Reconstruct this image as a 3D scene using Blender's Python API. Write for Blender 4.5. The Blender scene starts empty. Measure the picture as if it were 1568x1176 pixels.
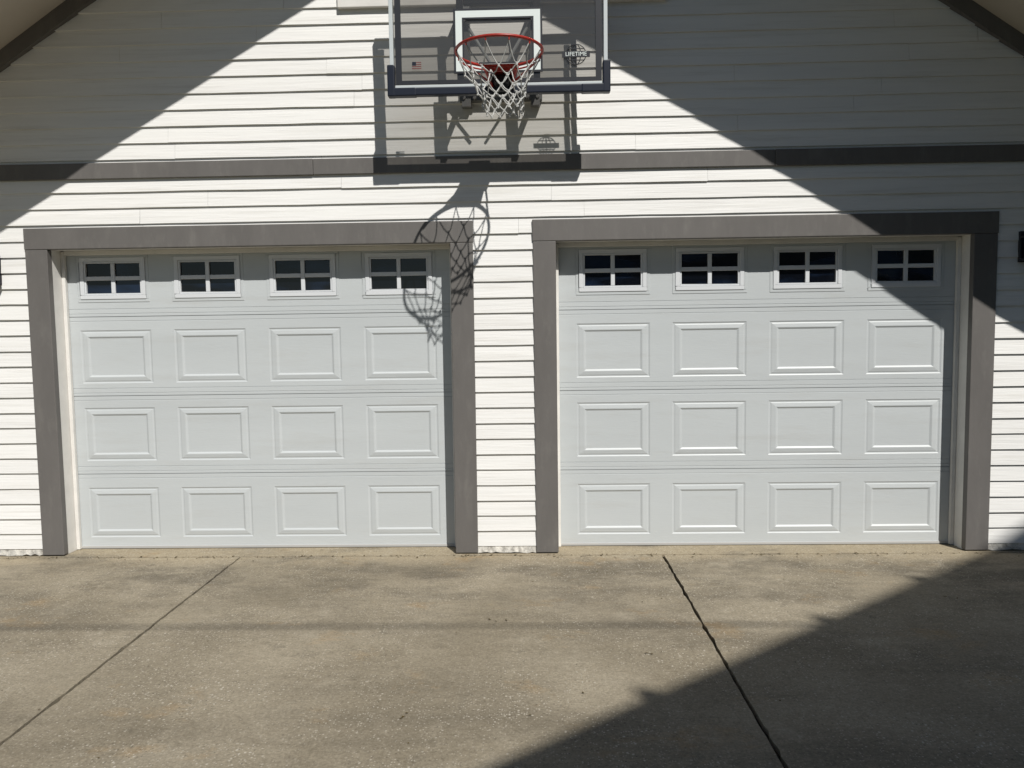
import bpy, bmesh, random
from math import *
from mathutils import Vector, Matrix
random.seed(7)
S=bpy.context.scene
SUN=Vector((.475,-1.0,1.2))

# ------------------------------------------------------------------ materials
def mat(name,base,rough=.6,spec=.3,var=.0,vscale=3.0,bump=0,bscale=40,stretch=(1,1,1),dirt=None,dscale=1.5,damt=.0,metal=0):
    m=bpy.data.materials.new(name); m.use_nodes=True
    n=m.node_tree.nodes; l=m.node_tree.links; b=n['Principled BSDF']
    b.inputs['Roughness'].default_value=rough; b.inputs['Specular IOR Level'].default_value=spec
    b.inputs['Metallic'].default_value=metal
    b.inputs['Base Color'].default_value=(*base,1)
    geo=n.new('ShaderNodeNewGeometry'); mp=n.new('ShaderNodeMapping'); mp.inputs['Scale'].default_value=stretch
    l.new(geo.outputs['Position'],mp.inputs['Vector'])
    col=None
    if var>0:
        t=n.new('ShaderNodeTexNoise'); t.inputs['Scale'].default_value=vscale; t.inputs['Detail'].default_value=8; t.inputs['Roughness'].default_value=.65
        l.new(mp.outputs[0],t.inputs['Vector'])
        r=n.new('ShaderNodeMapRange'); r.inputs[1].default_value=.3; r.inputs[2].default_value=.7
        r.inputs[3].default_value=1-var; r.inputs[4].default_value=1+var*.5
        l.new(t.outputs[0],r.inputs[0])
        v=n.new('ShaderNodeVectorMath'); v.operation='SCALE'; v.inputs[0].default_value=base
        l.new(r.outputs[0],v.inputs['Scale']); col=v.outputs[0]
    if dirt:
        t=n.new('ShaderNodeTexNoise'); t.inputs['Scale'].default_value=dscale; t.inputs['Detail'].default_value=10; t.inputs['Roughness'].default_value=.7
        l.new(mp.outputs[0],t.inputs['Vector'])
        r=n.new('ShaderNodeMapRange'); r.inputs[1].default_value=.52; r.inputs[2].default_value=.75; r.inputs[3].default_value=0; r.inputs[4].default_value=damt
        l.new(t.outputs[0],r.inputs[0])
        x=n.new('ShaderNodeMixRGB'); x.inputs[2].default_value=(*dirt,1); x.inputs[1].default_value=(*base,1)
        if col: l.new(col,x.inputs[1])
        l.new(r.outputs[0],x.inputs[0]); col=x.outputs[0]
    if col: l.new(col,b.inputs['Base Color'])
    if bump:
        t=n.new('ShaderNodeTexNoise'); t.inputs['Scale'].default_value=bscale; t.inputs['Detail'].default_value=5
        l.new(mp.outputs[0],t.inputs['Vector'])
        bp=n.new('ShaderNodeBump'); bp.inputs['Strength'].default_value=.5; bp.inputs['Distance'].default_value=bump
        l.new(t.outputs[0],bp.inputs['Height']); l.new(bp.outputs[0],b.inputs['Normal'])
    return m

M_side=mat('white_siding_paint',(.79,.785,.765),.55,.3,var=.08,vscale=2,bump=.004,bscale=30,stretch=(.12,1,3),dirt=(.50,.48,.43),dscale=9,damt=.5)
M_trim=mat('taupe_trim_paint',(.142,.134,.127),.5,.35,var=.14,vscale=4,bump=.002,bscale=40,stretch=(1,1,.3),dirt=(.24,.23,.21),dscale=12,damt=.35)
M_jamb=mat('jamb_paint',(.72,.705,.67),.5,.3,var=.12,vscale=5,bump=.001)
M_door=mat('garage_door_steel',(.515,.545,.555),.42,.4,var=.06,vscale=1.2,bump=.0012,bscale=55,stretch=(.3,1,2.2),dirt=(.42,.42,.40),dscale=5,damt=.35)
M_wframe=mat('window_frame_plastic',(.64,.66,.68),.35,.4)
M_dark=mat('dark_gap',(.01,.01,.01),.9,.1)
M_soffit=mat('soffit_paint',(.56,.51,.44),.7,.2,var=.06,bump=.001)
M_roof=mat('asphalt_shingles',(.07,.065,.06),.9,.1,var=.4,vscale=25,bump=.01,bscale=60)
M_seal=mat('door_bottom_seal',(.42,.42,.41),.6,.3)
M_black=mat('black_plastic',(.018,.020,.026),.45,.4)
M_navy=mat('navy_bolster',(.010,.014,.026),.4,.4)
M_alu=mat('frame_aluminium',(.52,.56,.57),.4,.5)
M_white=mat('white_print',(.72,.78,.76),.4,.4)
M_red=mat('rim_red_paint',(.36,.028,.018),.38,.5,var=.3,vscale=30)
M_net=mat('net_cord',(.52,.52,.50),.8,.1,var=.35,vscale=30)
M_steel=mat('galvanised_steel',(.22,.22,.22),.4,.5,metal=.6)
M_wood=mat('utility_pole_wood',(.12,.09,.06),.9,.1,var=.3)
M_housew=mat('house_siding',(.30,.29,.27),.7,.2,var=.05)
M_lawn=mat('lawn',(.045,.07,.028),.95,.1,var=.5,vscale=12,bump=.03,bscale=60)
M_peel=mat('peeling_paint',(.62,.60,.55),.8,.1,var=.5,vscale=30,bump=.01,bscale=60,dirt=(.12,.10,.08),dscale=25,damt=.9)
M_leaf=mat('dry_leaf',(.10,.075,.035),.8,.1,var=.5,vscale=20)

def glass_dark():
    m=bpy.data.materials.new('dark_glass_painted_reflection'); m.use_nodes=True
    n=m.node_tree.nodes; l=m.node_tree.links; b=n['Principled BSDF']
    b.inputs['Roughness'].default_value=.04; b.inputs['Specular IOR Level'].default_value=.5
    g=n.new('ShaderNodeNewGeometry'); mp=n.new('ShaderNodeMapping'); mp.inputs['Scale'].default_value=(1,1,3); t=n.new('ShaderNodeTexNoise'); t.inputs['Scale'].default_value=2.5
    l.new(g.outputs['Position'],mp.inputs[0]); l.new(mp.outputs[0],t.inputs['Vector'])
    r=n.new('ShaderNodeValToRGB'); r.color_ramp.elements[0].color=(.003,.004,.007,1); r.color_ramp.elements[0].position=.45
    r.color_ramp.elements[1].color=(.009,.018,.040,1); r.color_ramp.elements[1].position=.62  # blue noise paints faint reflections into the near-black base colour
    l.new(t.outputs[0],r.inputs[0]); l.new(r.outputs[0],b.inputs['Base Color'])
    return m
M_glass=glass_dark()

def acrylic():
    m=bpy.data.materials.new('clear_polycarbonate'); m.use_nodes=True
    n=m.node_tree.nodes; l=m.node_tree.links
    for x in list(n):
        if x.type!='OUTPUT_MATERIAL': n.remove(x)
    out=[x for x in n if x.type=='OUTPUT_MATERIAL'][0]
    tr=n.new('ShaderNodeBsdfTransparent'); tr.inputs[0].default_value=(.50,.49,.47,1)
    df=n.new('ShaderNodeBsdfDiffuse'); df.inputs[0].default_value=(.5,.5,.49,1)
    gl=n.new('ShaderNodeBsdfGlossy'); gl.inputs['Roughness'].default_value=.08
    a=n.new('ShaderNodeMixShader'); a.inputs[0].default_value=.07
    l.new(tr.outputs[0],a.inputs[1]); l.new(df.outputs[0],a.inputs[2])
    b=n.new('ShaderNodeMixShader'); b.inputs[0].default_value=.05
    l.new(a.outputs[0],b.inputs[1]); l.new(gl.outputs[0],b.inputs[2]); l.new(b.outputs[0],out.inputs[0])
    return m
M_acr=acrylic()

def concrete():
    m=bpy.data.materials.new('weathered_concrete'); m.use_nodes=True
    n=m.node_tree.nodes; l=m.node_tree.links; b=n['Principled BSDF']
    b.inputs['Roughness'].default_value=.88; b.inputs['Specular IOR Level'].default_value=.2
    g=n.new('ShaderNodeNewGeometry'); P=g.outputs['Position']
    def noise(sc,det=8,ro=.6,st=None,off=None):
        t=n.new('ShaderNodeTexNoise'); t.inputs['Scale'].default_value=sc; t.inputs['Detail'].default_value=det; t.inputs['Roughness'].default_value=ro
        mp=n.new('ShaderNodeMapping'); mp.inputs['Scale'].default_value=st or (1,1,1)
        if off: mp.inputs['Location'].default_value=off
        l.new(P,mp.inputs[0]); l.new(mp.outputs[0],t.inputs['Vector'])
        return t.outputs[0]
    def rng(x,a,bb,c,d):
        r=n.new('ShaderNodeMapRange'); r.inputs[1].default_value=a; r.inputs[2].default_value=bb; r.inputs[3].default_value=c; r.inputs[4].default_value=d
        l.new(x,r.inputs[0]); return r.outputs[0]
    def mul(a,bb):
        k=n.new('ShaderNodeMath'); k.operation='MULTIPLY'; l.new(a,k.inputs[0]); l.new(bb,k.inputs[1]); return k.outputs[0]
    def mix(f,c1,c2,mode='MIX'):
        x=n.new('ShaderNodeMixRGB'); x.blend_type=mode
        if isinstance(f,float): x.inputs[0].default_value=f
        else: l.new(f,x.inputs[0])
        for i,c in ((1,c1),(2,c2)):
            if isinstance(c,tuple): x.inputs[i].default_value=(*c,1)
            else: l.new(c,x.inputs[i])
        return x.outputs[0]
    sep=n.new('ShaderNodeSeparateXYZ'); l.new(P,sep.inputs[0]); Y=sep.outputs[1]; X=sep.outputs[0]
    c=mix(rng(noise(1.0),.40,.60,0,1),(.335,.292,.215),(.430,.380,.288))
    c=mix(rng(noise(.75,7,.65,(.5,2.0,1)),.47,.62,0,.75),c,(.245,.214,.160))
    near=rng(Y,-1.5,-.35,.15,1)
    c=mix(mul(rng(noise(1.6,9,.72,(.8,1.5,1),(3.1,1.7,0)),.45,.60,0,.85),near),c,(.170,.150,.116))
    wash=rng(Y,-.30,-.08,0,.75)
    c=mix(mul(wash,rng(noise(2.2,6,.6,(.7,1,1),(7,2,0)),.36,.52,0,1)),c,(.50,.425,.30))
    c=mix(rng(noise(2.3,9,.7),.55,.68,0,.6),c,(.48,.43,.335))
    c=mix(rng(noise(1.7,7,.7,(1,1.6,1),(1.3,0,0)),.58,.72,0,.65),c,(.43,.30,.155))
    c=mix(rng(noise(4.2,10,.78),.57,.68,0,.6),c,(.175,.155,.12))
    c=mix(rng(noise(75,5,.75),.34,.66,0,1),mix(1.0,c,(.62,.61,.59),'MULTIPLY'),c)
    c=mix(rng(noise(22,7,.75),.36,.64,0,1),mix(1.0,c,(.82,.81,.80),'MULTIPLY'),c)
    for sc,thr,colr,msk,sl in ((55,.18,(.56,.52,.44),.50,.78),(100,.24,(.50,.46,.39),.48,.70),(70,.18,(.10,.085,.065),.50,.74)):
        v=n.new('ShaderNodeTexVoronoi'); v.inputs['Scale'].default_value=sc; l.new(P,v.inputs['Vector'])
        s=rng(v.outputs['Distance'],thr,thr+.14,1,0)
        pk=n.new('ShaderNodeSeparateColor'); l.new(v.outputs['Color'],pk.inputs[0])
        sel=rng(pk.outputs[0],sl,sl+.1,0,1)
        c=mix(mul(mul(s,sel),rng(noise(1.6,4),msk-.12,msk+.08,.1,.75)),c,colr)
    l.new(c,b.inputs['Base Color'])
    h=n.new('ShaderNodeMath'); h.operation='ADD'; l.new(noise(110,6,.75),h.inputs[0]); l.new(noise(20,6,.6),h.inputs[1])
    bp=n.new('ShaderNodeBump'); bp.inputs['Strength'].default_value=.65; bp.inputs['Distance'].default_value=.007
    l.new(h.outputs[0],bp.inputs['Height']); l.new(bp.outputs[0],b.inputs['Normal'])
    return m
M_conc=concrete()

# ------------------------------------------------------------------ helpers
class MB:
    def __init__(s): s.v=[]; s.f=[]
    def poly(s,pts):
        i=len(s.v); s.v+= [tuple(p) for p in pts]; s.f.append(list(range(i,i+len(pts))))
    def box(s,x0,x1,y0,y1,z0,z1):
        i=len(s.v)
        s.v+=[(x0,y0,z0),(x1,y0,z0),(x1,y1,z0),(x0,y1,z0),(x0,y0,z1),(x1,y0,z1),(x1,y1,z1),(x0,y1,z1)]
        for q in ((0,3,2,1),(4,5,6,7),(0,1,5,4),(1,2,6,5),(2,3,7,6),(3,0,4,7)): s.f.append([i+k for k in q])
    def prism(s,prof,y0,y1):
        a=[(x,y0,z) for x,z in prof]; b=[(x,y1,z) for x,z in prof]
        s.poly(a); s.poly(b[::-1]); n=len(prof)
        for k in range(n):
            j=(k+1)%n; s.poly([a[k],b[k],b[j],a[j]])
    def rod(s,p,q,r,n=10):
        p=Vector(p);q=Vector(q);d=(q-p).normalized(); u=d.orthogonal().normalized(); w=d.cross(u)
        A=[p+r*(cos(2*pi*k/n)*u+sin(2*pi*k/n)*w) for k in range(n)]; B=[x+(q-p) for x in A]
        s.poly(A[::-1]); s.poly(B)
        for k in range(n): s.poly([A[k],A[(k+1)%n],B[(k+1)%n],B[k]])
    def obj(s,name,m,parent=None,bevel=0,smooth=False,recalc=True):
        me=bpy.data.meshes.new(name); me.from_pydata(s.v,[],s.f)
        if recalc:
            bm=bmesh.new(); bm.from_mesh(me); bmesh.ops.remove_doubles(bm,verts=bm.verts,dist=1e-5); bmesh.ops.recalc_face_normals(bm,faces=bm.faces); bm.to_mesh(me); bm.free()
        o=bpy.data.objects.new(name,me); S.collection.objects.link(o); me.materials.append(m)
        if smooth:
            for p in me.polygons: p.use_smooth=True
        if bevel:
            b=o.modifiers.new('b','BEVEL'); b.width=bevel; b.segments=2; b.limit_method='ANGLE'
        if parent: o.parent=parent
        return o
def empty(name,loc=(0,0,0)):
    o=bpy.data.objects.new(name,None); S.collection.objects.link(o); return o

# ------------------------------------------------------------------ garage building
XL0,XL1,XR0,XR1,H=-3.285,-.545,.161,2.901,2.12
TW,TT=.153,.143
CX,SL=-.22,.667
ZS=5.628
HALF=4.2
bld=empty('garage_building')
def zs(x,off=0): return ZS+off-SL*abs(x-CX)

mb=MB()
E=.1062; z=.0537
while z<ZS:
    z1=z+E
    if z<2.11: iv=[(-4.42,XL0-.08),(XL1+.08,XR0-.08),(XR1+.08,3.98)]
    else: iv=[(CX-HALF,CX+HALF)]
    for a,b in iv:
        ha=min(HALF,(ZS-z)/SL); hb=min(HALF,max(0,(ZS-z1)/SL))
        a=max(a,CX-ha); b=min(b,CX+ha)
        if b-a<.03: continue
        xs=[a]
        while xs[-1]<b: xs.append(xs[-1]+random.uniform(2.2,4.2) if xs[-1]>a else a+random.uniform(.8,3.8))
        xs[-1]=b
        if len(xs)>2 and xs[-1]-xs[-2]<.3: xs.pop(-2)
        for p,q in zip(xs[:-1],xs[1:]):
            if p>a: p+=.0010
            n=max(1,int((q-p)/.2)); dz0=random.uniform(-.0018,.0018); tl=random.uniform(-.0012,.0012)
            prev=None
            for i in range(n+1):
                x=p+(q-p)*i/n
                cur=(x, .006+tl+random.uniform(-.0010,.0010), z+dz0+random.uniform(-.0012,.0012))
                if prev:
                    def top(x): return max(CX-hb,min(CX+hb,x))
                    A=(prev[0],prev[1],prev[2]); B=(cur[0],cur[1],cur[2])
                    C=(top(cur[0]),.019,z1+.004); D_=(top(prev[0]),.019,z1+.004)
                    mb.poly([A,B,C,D_])
                    mb.poly([(prev[0],.03,prev[2]),(cur[0],.03,cur[2]),B,A])
                prev=cur
    z=z1
mb.obj('wall_siding',M_side,bld,recalc=False)

mb=MB()
mb.box(CX-HALF-.02,CX-HALF,.0,7,0,2.85); mb.box(CX+HALF,CX+HALF+.02,.0,7,0,2.85)
mb.prism([(CX-HALF,0),(CX+HALF,0),(CX+HALF,2.82),(CX,5.6),(CX-HALF,2.82)],6.9,7)
mb.obj('side_and_rear_walls',M_side,bld)
mb=MB()
for a,b in ((CX-HALF,XL0-.04),(XL1+.04,XR0-.04),(XR1+.04,CX+HALF)): mb.box(a,b,.036,.15,-.1,2.2)
mb.obj('wall_framing',M_dark,bld)
mb=MB()
for a,b in ((CX-HALF,XL0-TW+.002),(XL1+TW-.002,XR0-TW+.002),(XR1+TW-.002,CX+HALF)):
    n=max(2,int((b-a)/.03)); pr=None
    for i in range(n+1):
        x=a+(b-a)*i/n; c=(x,.006+random.uniform(-.004,.004),.008+random.uniform(-.006,.009))
        if pr: mb.poly([(pr[0],pr[1],pr[2]),(c[0],c[1],c[2]),(c[0],.013,.054),(pr[0],.013,.054)]); mb.poly([(pr[0],.034,pr[2]-.01),(c[0],.034,c[2]-.01),c,pr])
        pr=c
mb.obj('base_board_peeling',M_peel,bld,recalc=False)

# trim
mb=MB()
for a,b in ((XL0,XL1),(XR0,XR1)):
    mb.box(a-TW,a,0,.05,.008,H-.001); mb.box(b,b+TW,0,.05,.008,H-.001)
    mb.box(a-TW-.003,b+TW+.003,-.003,.05,H,H+TT)
mb.obj('door_trim',M_trim,bld,bevel=.004)
mb=MB()
mb.box(CX-HALF,-1.45,-.006,.03,2.583,2.688); mb.box(-1.448,1.6,-.004,.03,2.584,2.687); mb.box(1.602,CX+HALF,-.007,.03,2.582,2.688)
mb.obj('belt_trim',M_trim,bld,bevel=.003)
mb=MB()
for a,b in ((XL0,XL1),(XR0,XR1)):
    mb.box(a-.03,a-.004,.051,.30,0,H+.02); mb.box(b+.004,b+.03,.051,.30,0,H+.02); mb.box(a-.003,b+.003,.051,.30,H+.004,H+.03)
    mb.box(a-.003,a+.022,.150,.176,.004,H-.002); mb.box(b-.022,b+.003,.150,.176,.004,H-.002); mb.box(a+.0225,b-.0225,.151,.176,H-.026,H+.003)
mb.obj('door_jambs',M_jamb,bld,bevel=.002)
mb=MB()
for s in (-1,1):
    x0=CX; x1=CX+s*(HALF+.0)
    mb.prism([(x0,zs(x0,-.115)),(x1,zs(x1,-.115)),(x1,zs(x1,-.001)),(x0,zs(x0,-.001))],-.022,.03)
mb.obj('rake_frieze_board',M_trim,bld)
OV=1.14; XE=HALF+.5
mb=MB()
for s in (-1,1):
    x0=CX; x1=CX+s*XE
    mb.prism([(x0,zs(x0)),(x1,zs(x1)),(x1,zs(x1,.03)),(x0,zs(x0,.03))],-OV+.03,7.3)
mb.obj('soffit',M_soffit,bld)
mb=MB()
for s in (-1,1):
    x0=CX; x1=CX+s*XE
    mb.prism([(x0,zs(x0,-.11)),(x1,zs(x1,-.11)),(x1,zs(x1,.13)),(x0,zs(x0,.13))],-OV,-OV+.028)
    mb.box(min(x1,x1+s*.03),max(x1,x1+s*.03),-OV,7.3,zs(x1,-.1),zs(x1,.12))
mb.obj('fascia',M_trim,bld)
mb=MB()
for s in (-1,1):
    x0=CX; x1=CX+s*(XE+.06)
    mb.prism([(x0,zs(x0,.131)),(x1,zs(x1,.131)),(x1,zs(x1,.17)),(x0,zs(x0,.17))],-OV-.02,7.35)
mb.obj('roof',M_roof,bld)
mb=MB(); wx0,wx1,wz0,wz1=-1.25,.89,3.65,4.55
mb.box(wx0,wx1,-.02,.02,wz0,wz0+.09); mb.box(wx0,wx1,-.02,.02,wz1,wz1+.09)
mb.box(wx0,wx0+.09,-.018,.02,wz0+.091,wz1-.001); mb.box(wx1-.09,wx1,-.018,.02,wz0+.091,wz1-.001); mb.box(-.22,-.14,-.018,.02,wz0+.091,wz1-.001)
mb.obj('gable_window_frame',M_jamb,bld,bevel=.003)
mb=MB(); mb.box(wx0+.05,wx1-.05,-.004,.004,wz0+.05,wz1+.03); mb.obj('gable_window_glass',M_glass,bld)
mb=MB(); mb.box(CX-HALF+.02,CX+HALF-.02,3.0,3.05,0,2.8); mb.obj('added_interior_dark_wall',M_dark,bld)  # unseen black wall, added to keep light leaks down and the interior dark

# ------------------------------------------------------------------ garage doors
DY=.18
def garage_door(xa,xb,cs,PP):
    root=empty('garage_door')
    a=xa-.02; b=xb+.02; c=(xa+xb)/2+cs
    PW=.510
    px=[(c+(i-1.5)*PP-PW/2,c+(i-1.5)*PP+PW/2) for i in range(4)]
    seams=[.020,.545,1.105,1.665,2.20]
    rows=[(.085,.445),(.640,1.020),(1.195,1.570)]
    mb=MB(); D=DY
    def strip(z0,z1,y0=0,y1=0): mb.poly([(a,D+y0,z0),(b,D+y0,z0),(b,D+y1,z1),(a,D+y1,z1)])
    def ring(r0,y0,r1,y1):
        (ax,bx,az,bz)=r0;(cx_,dx,cz,dz)=r1
        o=[(ax,D+y0,az),(bx,D+y0,az),(bx,D+y0,bz),(ax,D+y0,bz)]; i=[(cx_,D+y1,cz),(dx,D+y1,cz),(dx,D+y1,dz),(cx_,D+y1,dz)]
        for k in range(4):
            j=(k+1)%4; mb.poly([o[k],o[j],i[j],i[k]])
    def inset(r,t): return (r[0]+t,r[1]-t,r[2]+t*.85,r[3]-t*.85)
    def panel(x0,x1,z0,z1):
        r=(x0,x1,z0,z1)
        prof=[(0,0),(.008,.0035),(.014,.004),(.022,.0014),(.048,-.0018),(.054,-.0018),(.067,.0045),(.073,.0046)]
        for (t0,y0),(t1,y1) in zip(prof[:-1],prof[1:]): ring(inset(r,t0),y0,inset(r,t1),y1)
        f=inset(r,.073); mb.poly([(f[0],D+.0046,f[2]),(f[1],D+.0046,f[2]),(f[1],D+.0046,f[3]),(f[0],D+.0046,f[3])])
    for s in range(4):
        z0,z1=seams[s],seams[s+1]
        e=z0+.002
        if s: strip(z0-.002,e,.012,.012); strip(e,e,.012,0)
        zz=e
        for g in ((.018,.0035),(.052,.003)) if s else ():
            zg=z0+g[0]; strip(zz,zg); strip(zg,zg+g[1]*.6,0,.003); strip(zg+g[1]*.6,zg+g[1]*1.4,.003,0); zz=zg+g[1]*1.4
        top=z1-.002; tb=[z1-.034] if s<3 else []
        pz0,pz1=rows[s] if s<3 else (1.765,2.100)
        strip(zz,pz0)
        xs=[a]
        for p,q in px:
            mb.poly([(xs[-1],D,pz0),(p,D,pz0),(p,D,pz1),(xs[-1],D,pz1)]); xs.append(q)
            if s<3: panel(p,q,pz0,pz1)
        mb.poly([(xs[-1],D,pz0),(b,D,pz0),(b,D,pz1),(xs[-1],D,pz1)])
        zz=pz1
        for zg in tb:
            strip(zz,zg); strip(zg,zg+.003,0,.003); strip(zg+.003,zg+.005,.003,0); zz=zg+.005
        strip(zz,top)
        if s<3: strip(top,top,0,.012)
    mb.obj('door_sections',M_door,root,recalc=False)
    mb=MB(); mb.box(a,b,D+.0125,D+.05,.01,1.74); mb.obj('door_core',M_dark,root)
    fr=MB(); gl=MB(); dr=MB()
    for p,q in px:
        x0,x1,z0,z1=p,q,1.765,2.100
        def rbox(M,x0,x1,z0,z1,w,y0,y1):
            M.box(x0,x1,y0,y1,z0,z0+w); M.box(x0,x1,y0,y1,z1-w,z1); M.box(x0,x0+w,y0,y1,z0+w,z1-w); M.box(x1-w,x1,y0,y1,z0+w,z1-w)
        rbox(dr,x0,x1,z0,z1,.022,D-.003,D+.02)
        rbox(fr,x0+.0225,x1-.0225,z0+.0225,z1-.0225,.028,D-.008,D+.02)
        rbox(fr,x0+.051,x1-.051,z0+.051,z1-.051,.012,D-.003,D+.02)
        gx0,gx1,gz0,gz1=x0+.0632,x1-.0632,z0+.0632,z1-.0632
        xm=(gx0+gx1)/2; zm=(gz0+gz1)/2
        fr.box(xm-.014,xm+.014,D-.002,D+.012,gz0,gz1)
        fr.box(gx0,xm-.0142,D-.001,D+.011,zm-.014,zm+.014); fr.box(xm+.0142,gx1,D-.001,D+.011,zm-.014,zm+.014)
        gl.box(gx0-.004,gx1+.004,D+.013,D+.018,gz0-.004,gz1+.004)
    dr.obj('window_surround',M_door,root,bevel=.003)
    fr.obj('window_frames',M_wframe,root,bevel=.003)
    gl.obj('window_glass',M_glass,root)
    mb=MB(); mb.box(a+.02,b-.02,D-.006,D+.03,.003,.022); mb.obj('bottom_seal',M_seal,root,bevel=.003)
    return root
garage_door(XL0,XL1,-.018,.672); garage_door(XR0,XR1,.022,.664)

# ------------------------------------------------------------------ basketball hoop
hoop=empty('basketball_hoop')
BY=-.37; bx0,bx1=-.853,.474; bz0,bz1=2.970,3.870; bc=(bx0+bx1)/2
mb=MB(); mb.poly([(bx0+.02,BY+.014,bz0+.03),(bx1-.02,BY+.014,bz0+.03),(bx1-.02,BY+.014,bz1-.02),(bx0+.02,BY+.014,bz1-.02)])
mb.obj('backboard_panel',M_acr,hoop,recalc=False)
mb=MB(); mb.box(bx0,bx0+.024,BY,BY+.035,bz0+.05,bz1); mb.box(bx1-.024,bx1,BY,BY+.035,bz0+.05,bz1); mb.box(bx0+.0245,bx1-.0245,BY,BY+.035,bz1-.024,bz1)
mb.box(bx0+.03,bx1-.03,BY+.002,BY+.03,bz0+.047,bz0+.064)
mb.obj('backboard_frame',M_alu,hoop,bevel=.003)
mb=MB(); mb.box(bx0+.004,bx1-.004,BY-.008,BY+.04,bz0,bz0+.046)
for s,x in ((-1,bx0),(1,bx1)):
    xa,xb=(x-.016,x+.030) if s<0 else (x-.030,x+.016)
    mb.box(xa,xb,BY-.012,BY+.044,bz0-.004,bz0+.185)
    mb.box(min(x,x-s*.16),max(x,x-s*.16),BY-.011,BY+.043,bz0-.003,bz0+.048)
mb.obj('bottom_bolster',M_navy,hoop,bevel=.007)
mb=MB(); y0,y1=BY+.006,BY+.012
mb.box(bx0+.036,bx0+.072,y0,y1,bz0+.068,bz1-.04); mb.box(bx1-.072,bx1-.036,y0,y1,bz0+.068,bz1-.04); mb.box(bx0+.0725,bx1-.0725,y0,y1,bz0+.068,bz0+.092)
sx0,sx1,sz0,sz1=bc-.270,bc+.270,3.098,3.480
def rb(M,x0,x1,z0,z1,w,y0,y1):
    M.box(x0,x1,y0,y1,z0,z0+w); M.box(x0,x1,y0,y1,z1-w,z1); M.box(x0,x0+w,y0,y1,z0+w,z1-w); M.box(x1-w,x1,y0,y1,z0+w,z1-w)
rb(mb,sx0,sx1,sz0,sz1,.012,y0,y1); rb(mb,sx0+.053,sx1-.053,sz0+.053,sz1-.053,.010,y0,y1)
mb.obj('backboard_black_border',M_black,hoop)
mb=MB(); rb(mb,sx0+.0125,sx1-.0125,sz0+.0125,sz1-.0125,.040,y0,y1); mb.obj('backboard_target_square',M_white,hoop)
mb=MB()
for x in (bc-.235,bc+.235):
    mb.box(x-.020,x+.020,BY+.04,BY+.08,3.03,3.82)
    mb.box(x-.016,x+.016,BY+.08,-.035,3.10,3.135); mb.box(x-.016,x+.016,BY+.08,-.035,3.66,3.695)
mb.box(bc-.21,bc+.21,BY+.04,BY+.075,3.52,3.55)
mb.obj('rear_support_frame',M_black,hoop,bevel=.003)
mb=MB()
for zz in (3.03,3.69): mb.box(bc-.27,bc+.27,-.034,.004,zz,zz+.045)
for x in (bc-.225,bc+.225): mb.box(x-.03,x+.03,-.05,.006,2.99,3.80)
for s in (-1,1):
    for t in (0,1): mb.rod((bc+s*(.17+.07*t),-.06,3.045),(bc+s*(.17+.07*t),-.03,3.045),.012)
mb.obj('wall_mount_bracket',M_steel,hoop,bevel=.002)
mb=MB()
for s in (-1,1): mb.rod((bc+s*.205,BY+.05,3.42),(bc+s*.05,BY+.05,3.17),.010)
mb.rod((bc-.2,BY+.05,3.42),(bc+.2,BY+.05,3.42),.012)
mb.obj('diagonal_struts',M_alu,hoop)
RX,RY,RZ,RR=-.167,-.79,3.070,.239
mb=MB()
def torus(M,c,R,r,n=64,m=10,a0=0,a1=2*pi):
    rings=[]
    for i in range(n+1):
        t=a0+(a1-a0)*i/n; rings.append([(c[0]+(R+r*cos(2*pi*j/m))*cos(t),c[1]+(R+r*cos(2*pi*j/m))*sin(t),c[2]+r*sin(2*pi*j/m)) for j in range(m)])
    for i in range(n):
        for j in range(m): M.poly([rings[i][j],rings[i+1][j],rings[i+1][(j+1)%m],rings[i][(j+1)%m]])
torus(mb,(RX,RY,RZ),RR,.0085)
mb.obj('rim_ring',M_red,hoop,smooth=True)
mb=MB(); torus(mb,(RX,RY,RZ-.022),RR+.002,.005,48,8,pi*.12,pi*.88)
for s in (-1,1):
    mb.rod((RX+s*.10,RY+RR*.88,RZ-.004),(RX+s*.055,BY-.02,RZ-.07),.008)
    mb.rod((RX+s*.20,RY+.13,RZ-.02),(RX+s*.06,BY-.03,RZ-.05),.006)
mb.poly([(RX-.11,RY+.205,RZ+.004),(RX+.11,RY+.205,RZ+.004),(RX+.065,BY-.01,RZ+.004),(RX-.065,BY-.01,RZ+.004)])
mb.poly([(RX-.065,BY-.01,RZ),(RX+.065,BY-.01,RZ),(RX+.11,RY+.205,RZ),(RX-.11,RY+.205,RZ)])
for i in range(12):
    t=2*pi*(i+.5)/12; p=Vector((RX+RR*cos(t),RY+RR*sin(t),RZ-.008)); mb.rod(p,p+Vector((0,0,-.014)),.004,6)
mb.obj('rim_braces',M_red,hoop)
mb=MB(); mb.box(RX-.07,RX+.07,BY-.035,BY+.01,RZ-.115,RZ+.012); mb.box(RX-.035,RX+.035,BY-.075,BY-.036,RZ-.105,RZ-.012)
mb.rod((RX-.03,BY-.05,RZ-.06),(RX-.03,BY-.11,RZ-.05),.018); mb.rod((RX+.03,BY-.05,RZ-.06),(RX+.03,BY-.11,RZ-.05),.018)
mb.obj('rim_spring_housing',M_black,hoop,bevel=.004)
cu=bpy.data.curves.new('net','CURVE'); cu.dimensions='3D'; cu.bevel_depth=.0034; cu.bevel_resolution=1
lev=[(-.018,.235),(-.125,.185),(-.175,.150),(-.215,.130),(-.255,.118),(-.290,.112),(-.325,.108)]
P=[]
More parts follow.
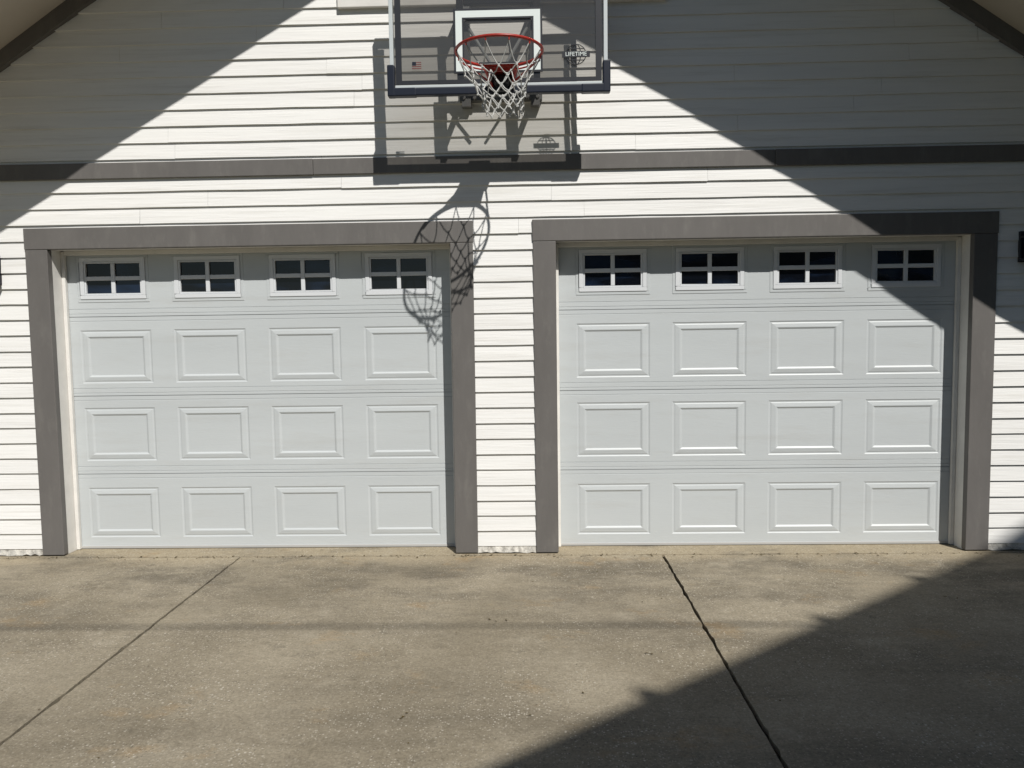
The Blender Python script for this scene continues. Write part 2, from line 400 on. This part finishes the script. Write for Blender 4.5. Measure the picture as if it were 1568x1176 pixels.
for i,(dz,r) in enumerate(lev):
    row=[]
    for j in range(12):
        t=2*pi*(j+.5+(i%2)*.5)/12; jr=random.uniform(-.012,.012) if i else 0
        row.append(Vector((RX+(r+jr)*cos(t)+(.004*i),RY+(r+jr)*sin(t),RZ+dz+(random.uniform(-.012,.012) if i else 0))))
    P.append(row)
for i in range(len(lev)-1):
    for j in range(12):
        for q in ((0,-1) if i%2==0 else (0,1)):
            A=P[i][j]; B=P[i+1][(j+q)%12]; sag=.02 if i==0 else .005
            pts=[]
            for t in (0,.25,.5,.75,1):
                v=A.lerp(B,t); b_=4*t*(1-t); v=v+Vector((random.uniform(-.002,.002)-sag*.6*b_*cos(2*pi*(j+.5)/12),-sag*.6*b_*sin(2*pi*(j+.5)/12),-sag*b_)); pts.append(v)
            sp=cu.splines.new('POLY'); sp.points.add(4)
            for k_,v in enumerate(pts): sp.points[k_].co=(*v,1)
net=bpy.data.objects.new('net',cu); S.collection.objects.link(net); net.parent=hoop; cu.materials.append(M_net)
mb=MB()
for row in P[1:]:
    for v in row: mb.rod(v+Vector((0,0,.008)),v-Vector((0,0,.008)),.0060,6)
mb.obj('net_knots',M_net,hoop)
gx,gz=.283,3.195
def ell(cu,cx,cz,rx,rz,n=28):
    sp=cu.splines.new('POLY'); sp.points.add(n-1); sp.use_cyclic_u=True
    for i in range(n): sp.points[i].co=(cx+rx*cos(2*pi*i/n),BY+.008,cz+rz*sin(2*pi*i/n),1)
c2=bpy.data.curves.new('globe_mark','CURVE'); c2.dimensions='3D'; c2.bevel_depth=.0028
ell(c2,gx,gz,.060,.060); ell(c2,gx,gz,.028,.060); ell(c2,gx,gz,.002,.060)
for dz in (-.034,.034):
    sp=c2.splines.new('POLY'); sp.points.add(1); w=sqrt(.060**2-dz**2)
    sp.points[0].co=(gx-w,BY+.008,gz+dz,1); sp.points[1].co=(gx+w,BY+.008,gz+dz,1)
o=bpy.data.objects.new('globe_mark',c2); S.collection.objects.link(o); o.parent=hoop; c2.materials.append(M_black)
mb=MB(); mb.box(gx-.084,gx+.084,BY+.003,BY+.0055,gz-.018,gz+.018); mb.obj('mark_band',M_black,hoop)
tx=bpy.data.curves.new('mark_lettering','FONT'); tx.body='LIFETIME'; tx.size=.034; tx.align_x='CENTER'; tx.align_y='CENTER'; tx.extrude=.0004
o=bpy.data.objects.new('mark_lettering',tx); S.collection.objects.link(o); o.location=(gx,BY+.0022,gz); o.rotation_euler=(pi/2,0,0); o.parent=hoop; tx.materials.append(M_white)
fx,fz=-.716,3.13
mb=MB(); mb.box(fx,fx+.024,BY+.004,BY+.006,fz+.020,fz+.042); mb.obj('flag_canton',M_navy,hoop)
mb=MB()
for i in range(4): mb.box(fx+(.0245 if i>1 else 0),fx+.056,BY+.004,BY+.006,fz+i*.012,fz+.005+i*.012)
mb.obj('flag_stripes',mat('flag_red',(.16,.05,.05)),hoop)

# ------------------------------------------------------------------ wall lamps
def wall_lamp(x,z):
    r=empty('wall_lamp')
    mb=MB(); w=.062
    mb.box(x-.05,x+.05,-.012,.012,z-.10,z+.10)
    mb.box(x-w,x+w,-.145,-.02,z+.052,z+.066); mb.box(x-w*.7,x+w*.7,-.13,-.035,z+.067,z+.082)
    mb.box(x-w,x+w,-.145,-.02,z-.092,z-.078)
    for sx in (-1,1):
        for y in (-.143,-.034): mb.box(x+sx*(w-.006)-.006,x+sx*(w-.006)+.006,y,y+.012,z-.077,z+.051)
    mb.box(x-.015,x+.015,-.021,-.01,z-.02,z+.02)
    mb.obj('housing',M_black,r,bevel=.002)
    g=MB(); g.box(x-w+.012,x+w-.012,-.135,-.03,z-.076,z+.050); g.obj('lamp_glass',M_glass,r)
wall_lamp(3.240,2.030); wall_lamp(-3.665,1.985)

# ------------------------------------------------------------------ driveway
drv=empty('driveway')
def slab(name,x0,x1,y0,y1,jit=.003):
    pts=[]
    def seg(a,b):
        n=max(2,int((Vector(b)-Vector(a)).length/.045))
        nx,ny=-(b[1]-a[1]),(b[0]-a[0]); L=hypot(nx,ny)
        for i in range(n):
            t=i/n; j=random.uniform(-jit,jit) if random.random()>.06 else jit*2.4
            if i==0: j=0
            pts.append((a[0]+(b[0]-a[0])*t+nx/L*j,a[1]+(b[1]-a[1])*t+ny/L*j))
    seg((x0,y0),(x1,y0)); seg((x1,y0),(x1,y1)); seg((x1,y1),(x0,y1)); seg((x0,y1),(x0,y0))
    mb=MB(); n=len(pts)
    mb.poly([(x,y,0) for x,y in pts])
    for i in range(n):
        j=(i+1)%n; mb.poly([(*pts[i],-.09),(*pts[j],-.09),(*pts[j],0),(*pts[i],0)])
    mb.obj(name,M_conc,drv,recalc=False)
J=[-7.9,-4.95,-2.027,.864,3.78,6.7]; G=.008
for i in range(5):
    for k_,(ya,yb) in enumerate(((-8.95,-5.95),(-5.95,-.035))):
        slab('slab_%d_%d'%(i,k_),J[i]+G,J[i+1]-G,ya+G,yb-G)
slab('apron',-7.9,6.7,-.030,.42,.003)
mb=MB(); mb.poly([(-7.9,-8.95,-.022),(6.7,-8.95,-.022),(6.7,.42,-.022),(-7.9,.42,-.022)]); mb.obj('joint_filler',mat('joint_dirt',(.035,.030,.022),.95,.1,var=.5,vscale=20),drv)
mb=MB(); R_=400; mb.poly([(-R_,-R_,-.05),(R_,-R_,-.05),(R_,R_,-.05),(-R_,R_,-.05)]); mb.obj('ground',M_lawn)
mb=MB()
def leaf(x,y,s,z=.003):
    a=random.uniform(0,2*pi); p=[]
    for t,w in ((-1,0),(-.3,.35),(.4,.3),(1,0),(.4,-.3),(-.3,-.35)):
        p.append((x+s*(t*cos(a)-w*sin(a)),y+s*(t*sin(a)+w*cos(a)),z+random.uniform(0,.006)))
    mb.poly(p)
for i in range(240):
    leaf(random.uniform(-4,3.6),-.03-abs(random.gauss(0,.03)),random.uniform(.004,.014))
for i in range(70):
    leaf(random.uniform(-3.6,3.6),random.uniform(-3.3,-.1),random.uniform(.003,.009))
for cx_,cy_ in ((-1.92,-.15),(-.55,-2.2),(.55,-1.6),(-.2,-1.2),(2.3,-.85)):
    for i in range(3): leaf(cx_+random.gauss(0,.04),cy_+random.gauss(0,.03),random.uniform(.005,.014))
mb.obj('leaf_litter',M_leaf,recalc=False)

# ------------------------------------------------------------------ house opposite
hs=empty('neighbouring_house')
def hz(x): return 6.54+.691*(x-2.39)
ax_,ex=8.0,.3; az=hz(ax_); RXE=2*ax_-ex; FY=-8.0
mb=MB(); mb.prism([(1.0,0),(15,0),(15,hz(1.0)-.25),(ax_,az-.25),(1.0,hz(1.0)-.25)],-18,-8.6); mb.obj('walls',M_housew,hs)
mb=MB(); mb.prism([(ex,hz(ex)-.2),(ax_,az-.2),(ax_,az),(ex,hz(ex))],-18.5,FY); mb.prism([(RXE,hz(ex)-.2),(ax_,az-.2),(ax_,az),(RXE,hz(ex))],-18.5,FY)
for x in (5.86,4.75,3.33):
    mb.box(x-.04,x+.04,FY-.08,FY-.004,hz(x)-.02,hz(x)+.075)
mb.obj('roof',M_roof,hs)
g=MB(); f=MB()
for x in (3.0,6.0,9.2,12.4):
    for z_ in (1.0,4.0):
        g.box(x-.5,x+.5,-8.6,-8.58,z_,z_+1.4); f.box(x-.6,x-.5,-8.6,-8.56,z_-.1,z_+1.5); f.box(x+.5,x+.6,-8.6,-8.56,z_-.1,z_+1.5); f.box(x-.5,x+.5,-8.6,-8.56,z_+1.4,z_+1.5); f.box(x-.5,x+.5,-8.6,-8.56,z_-.1,z_)
g.obj('windows',M_glass,hs); f.obj('window_trim',M_jamb,hs)
ut=empty('utility_line'); cz_=7.2; cy=-1.27-.833*cz_
mb=MB(); n=24; pv=None
for i in range(n+1):
    x=-16+33*i/n; p=(x,cy,cz_+.25*((x-.5)/16.5)**2)
    if pv: mb.rod(pv,p,.011,8)
    pv=p
mb.obj('cable',M_black,ut)
mb=MB()
for x in (-16,17): mb.rod((x,cy,-.1),(x,cy,8.4),.13,14); mb.box(x-.06,x+.06,cy-.8,cy+.8,8.0,8.12)
mb.obj('poles',M_wood,ut)

# ------------------------------------------------------------------ light
el=asin(SUN.z/SUN.length); az_=atan2(SUN.x,SUN.y)
w=bpy.data.worlds.new('World'); S.world=w; w.use_nodes=True
n=w.node_tree.nodes; l=w.node_tree.links; bg=n['Background']; sky=n.new('ShaderNodeTexSky'); sky.sky_type='NISHITA'
sky.sun_disc=False; sky.sun_elevation=el; sky.sun_rotation=az_; sky.air_density=1.0; sky.dust_density=.3; sky.ozone_density=1.5
l.new(sky.outputs[0],bg.inputs[0]); bg.inputs[1].default_value=.05
ld=bpy.data.lights.new('sun','SUN'); ld.energy=4.75; ld.angle=radians(.5); ld.color=(1,.965,.91)
lo=bpy.data.objects.new('sun',ld); S.collection.objects.link(lo); lo.rotation_euler=(-SUN).to_track_quat('-Z','Y').to_euler(); lo.location=(5,-10,12)

# ------------------------------------------------------------------ camera
D,h,yaw,pitch,roll,fpx=5.0997,1.5356,.0281,.0718,-.0139,1160.0
F=Vector((-sin(yaw)*cos(pitch),cos(yaw)*cos(pitch),-sin(pitch))); r=Vector((cos(yaw),sin(yaw),0)); u=r.cross(F)
r2=cos(roll)*r+sin(roll)*u; u2=-sin(roll)*r+cos(roll)*u
cd=bpy.data.cameras.new('camera'); cd.sensor_width=36; cd.lens=36*fpx/1568; cd.clip_end=1500; cd.clip_start=.05
co=bpy.data.objects.new('camera',cd); S.collection.objects.link(co)
m=Matrix(((r2.x,u2.x,-F.x,0),(r2.y,u2.y,-F.y,-D),(r2.z,u2.z,-F.z,h),(0,0,0,1))); co.matrix_world=m
S.camera=co
S.view_settings.view_transform='Standard'; S.view_settings.look='None'; S.view_settings.exposure=0
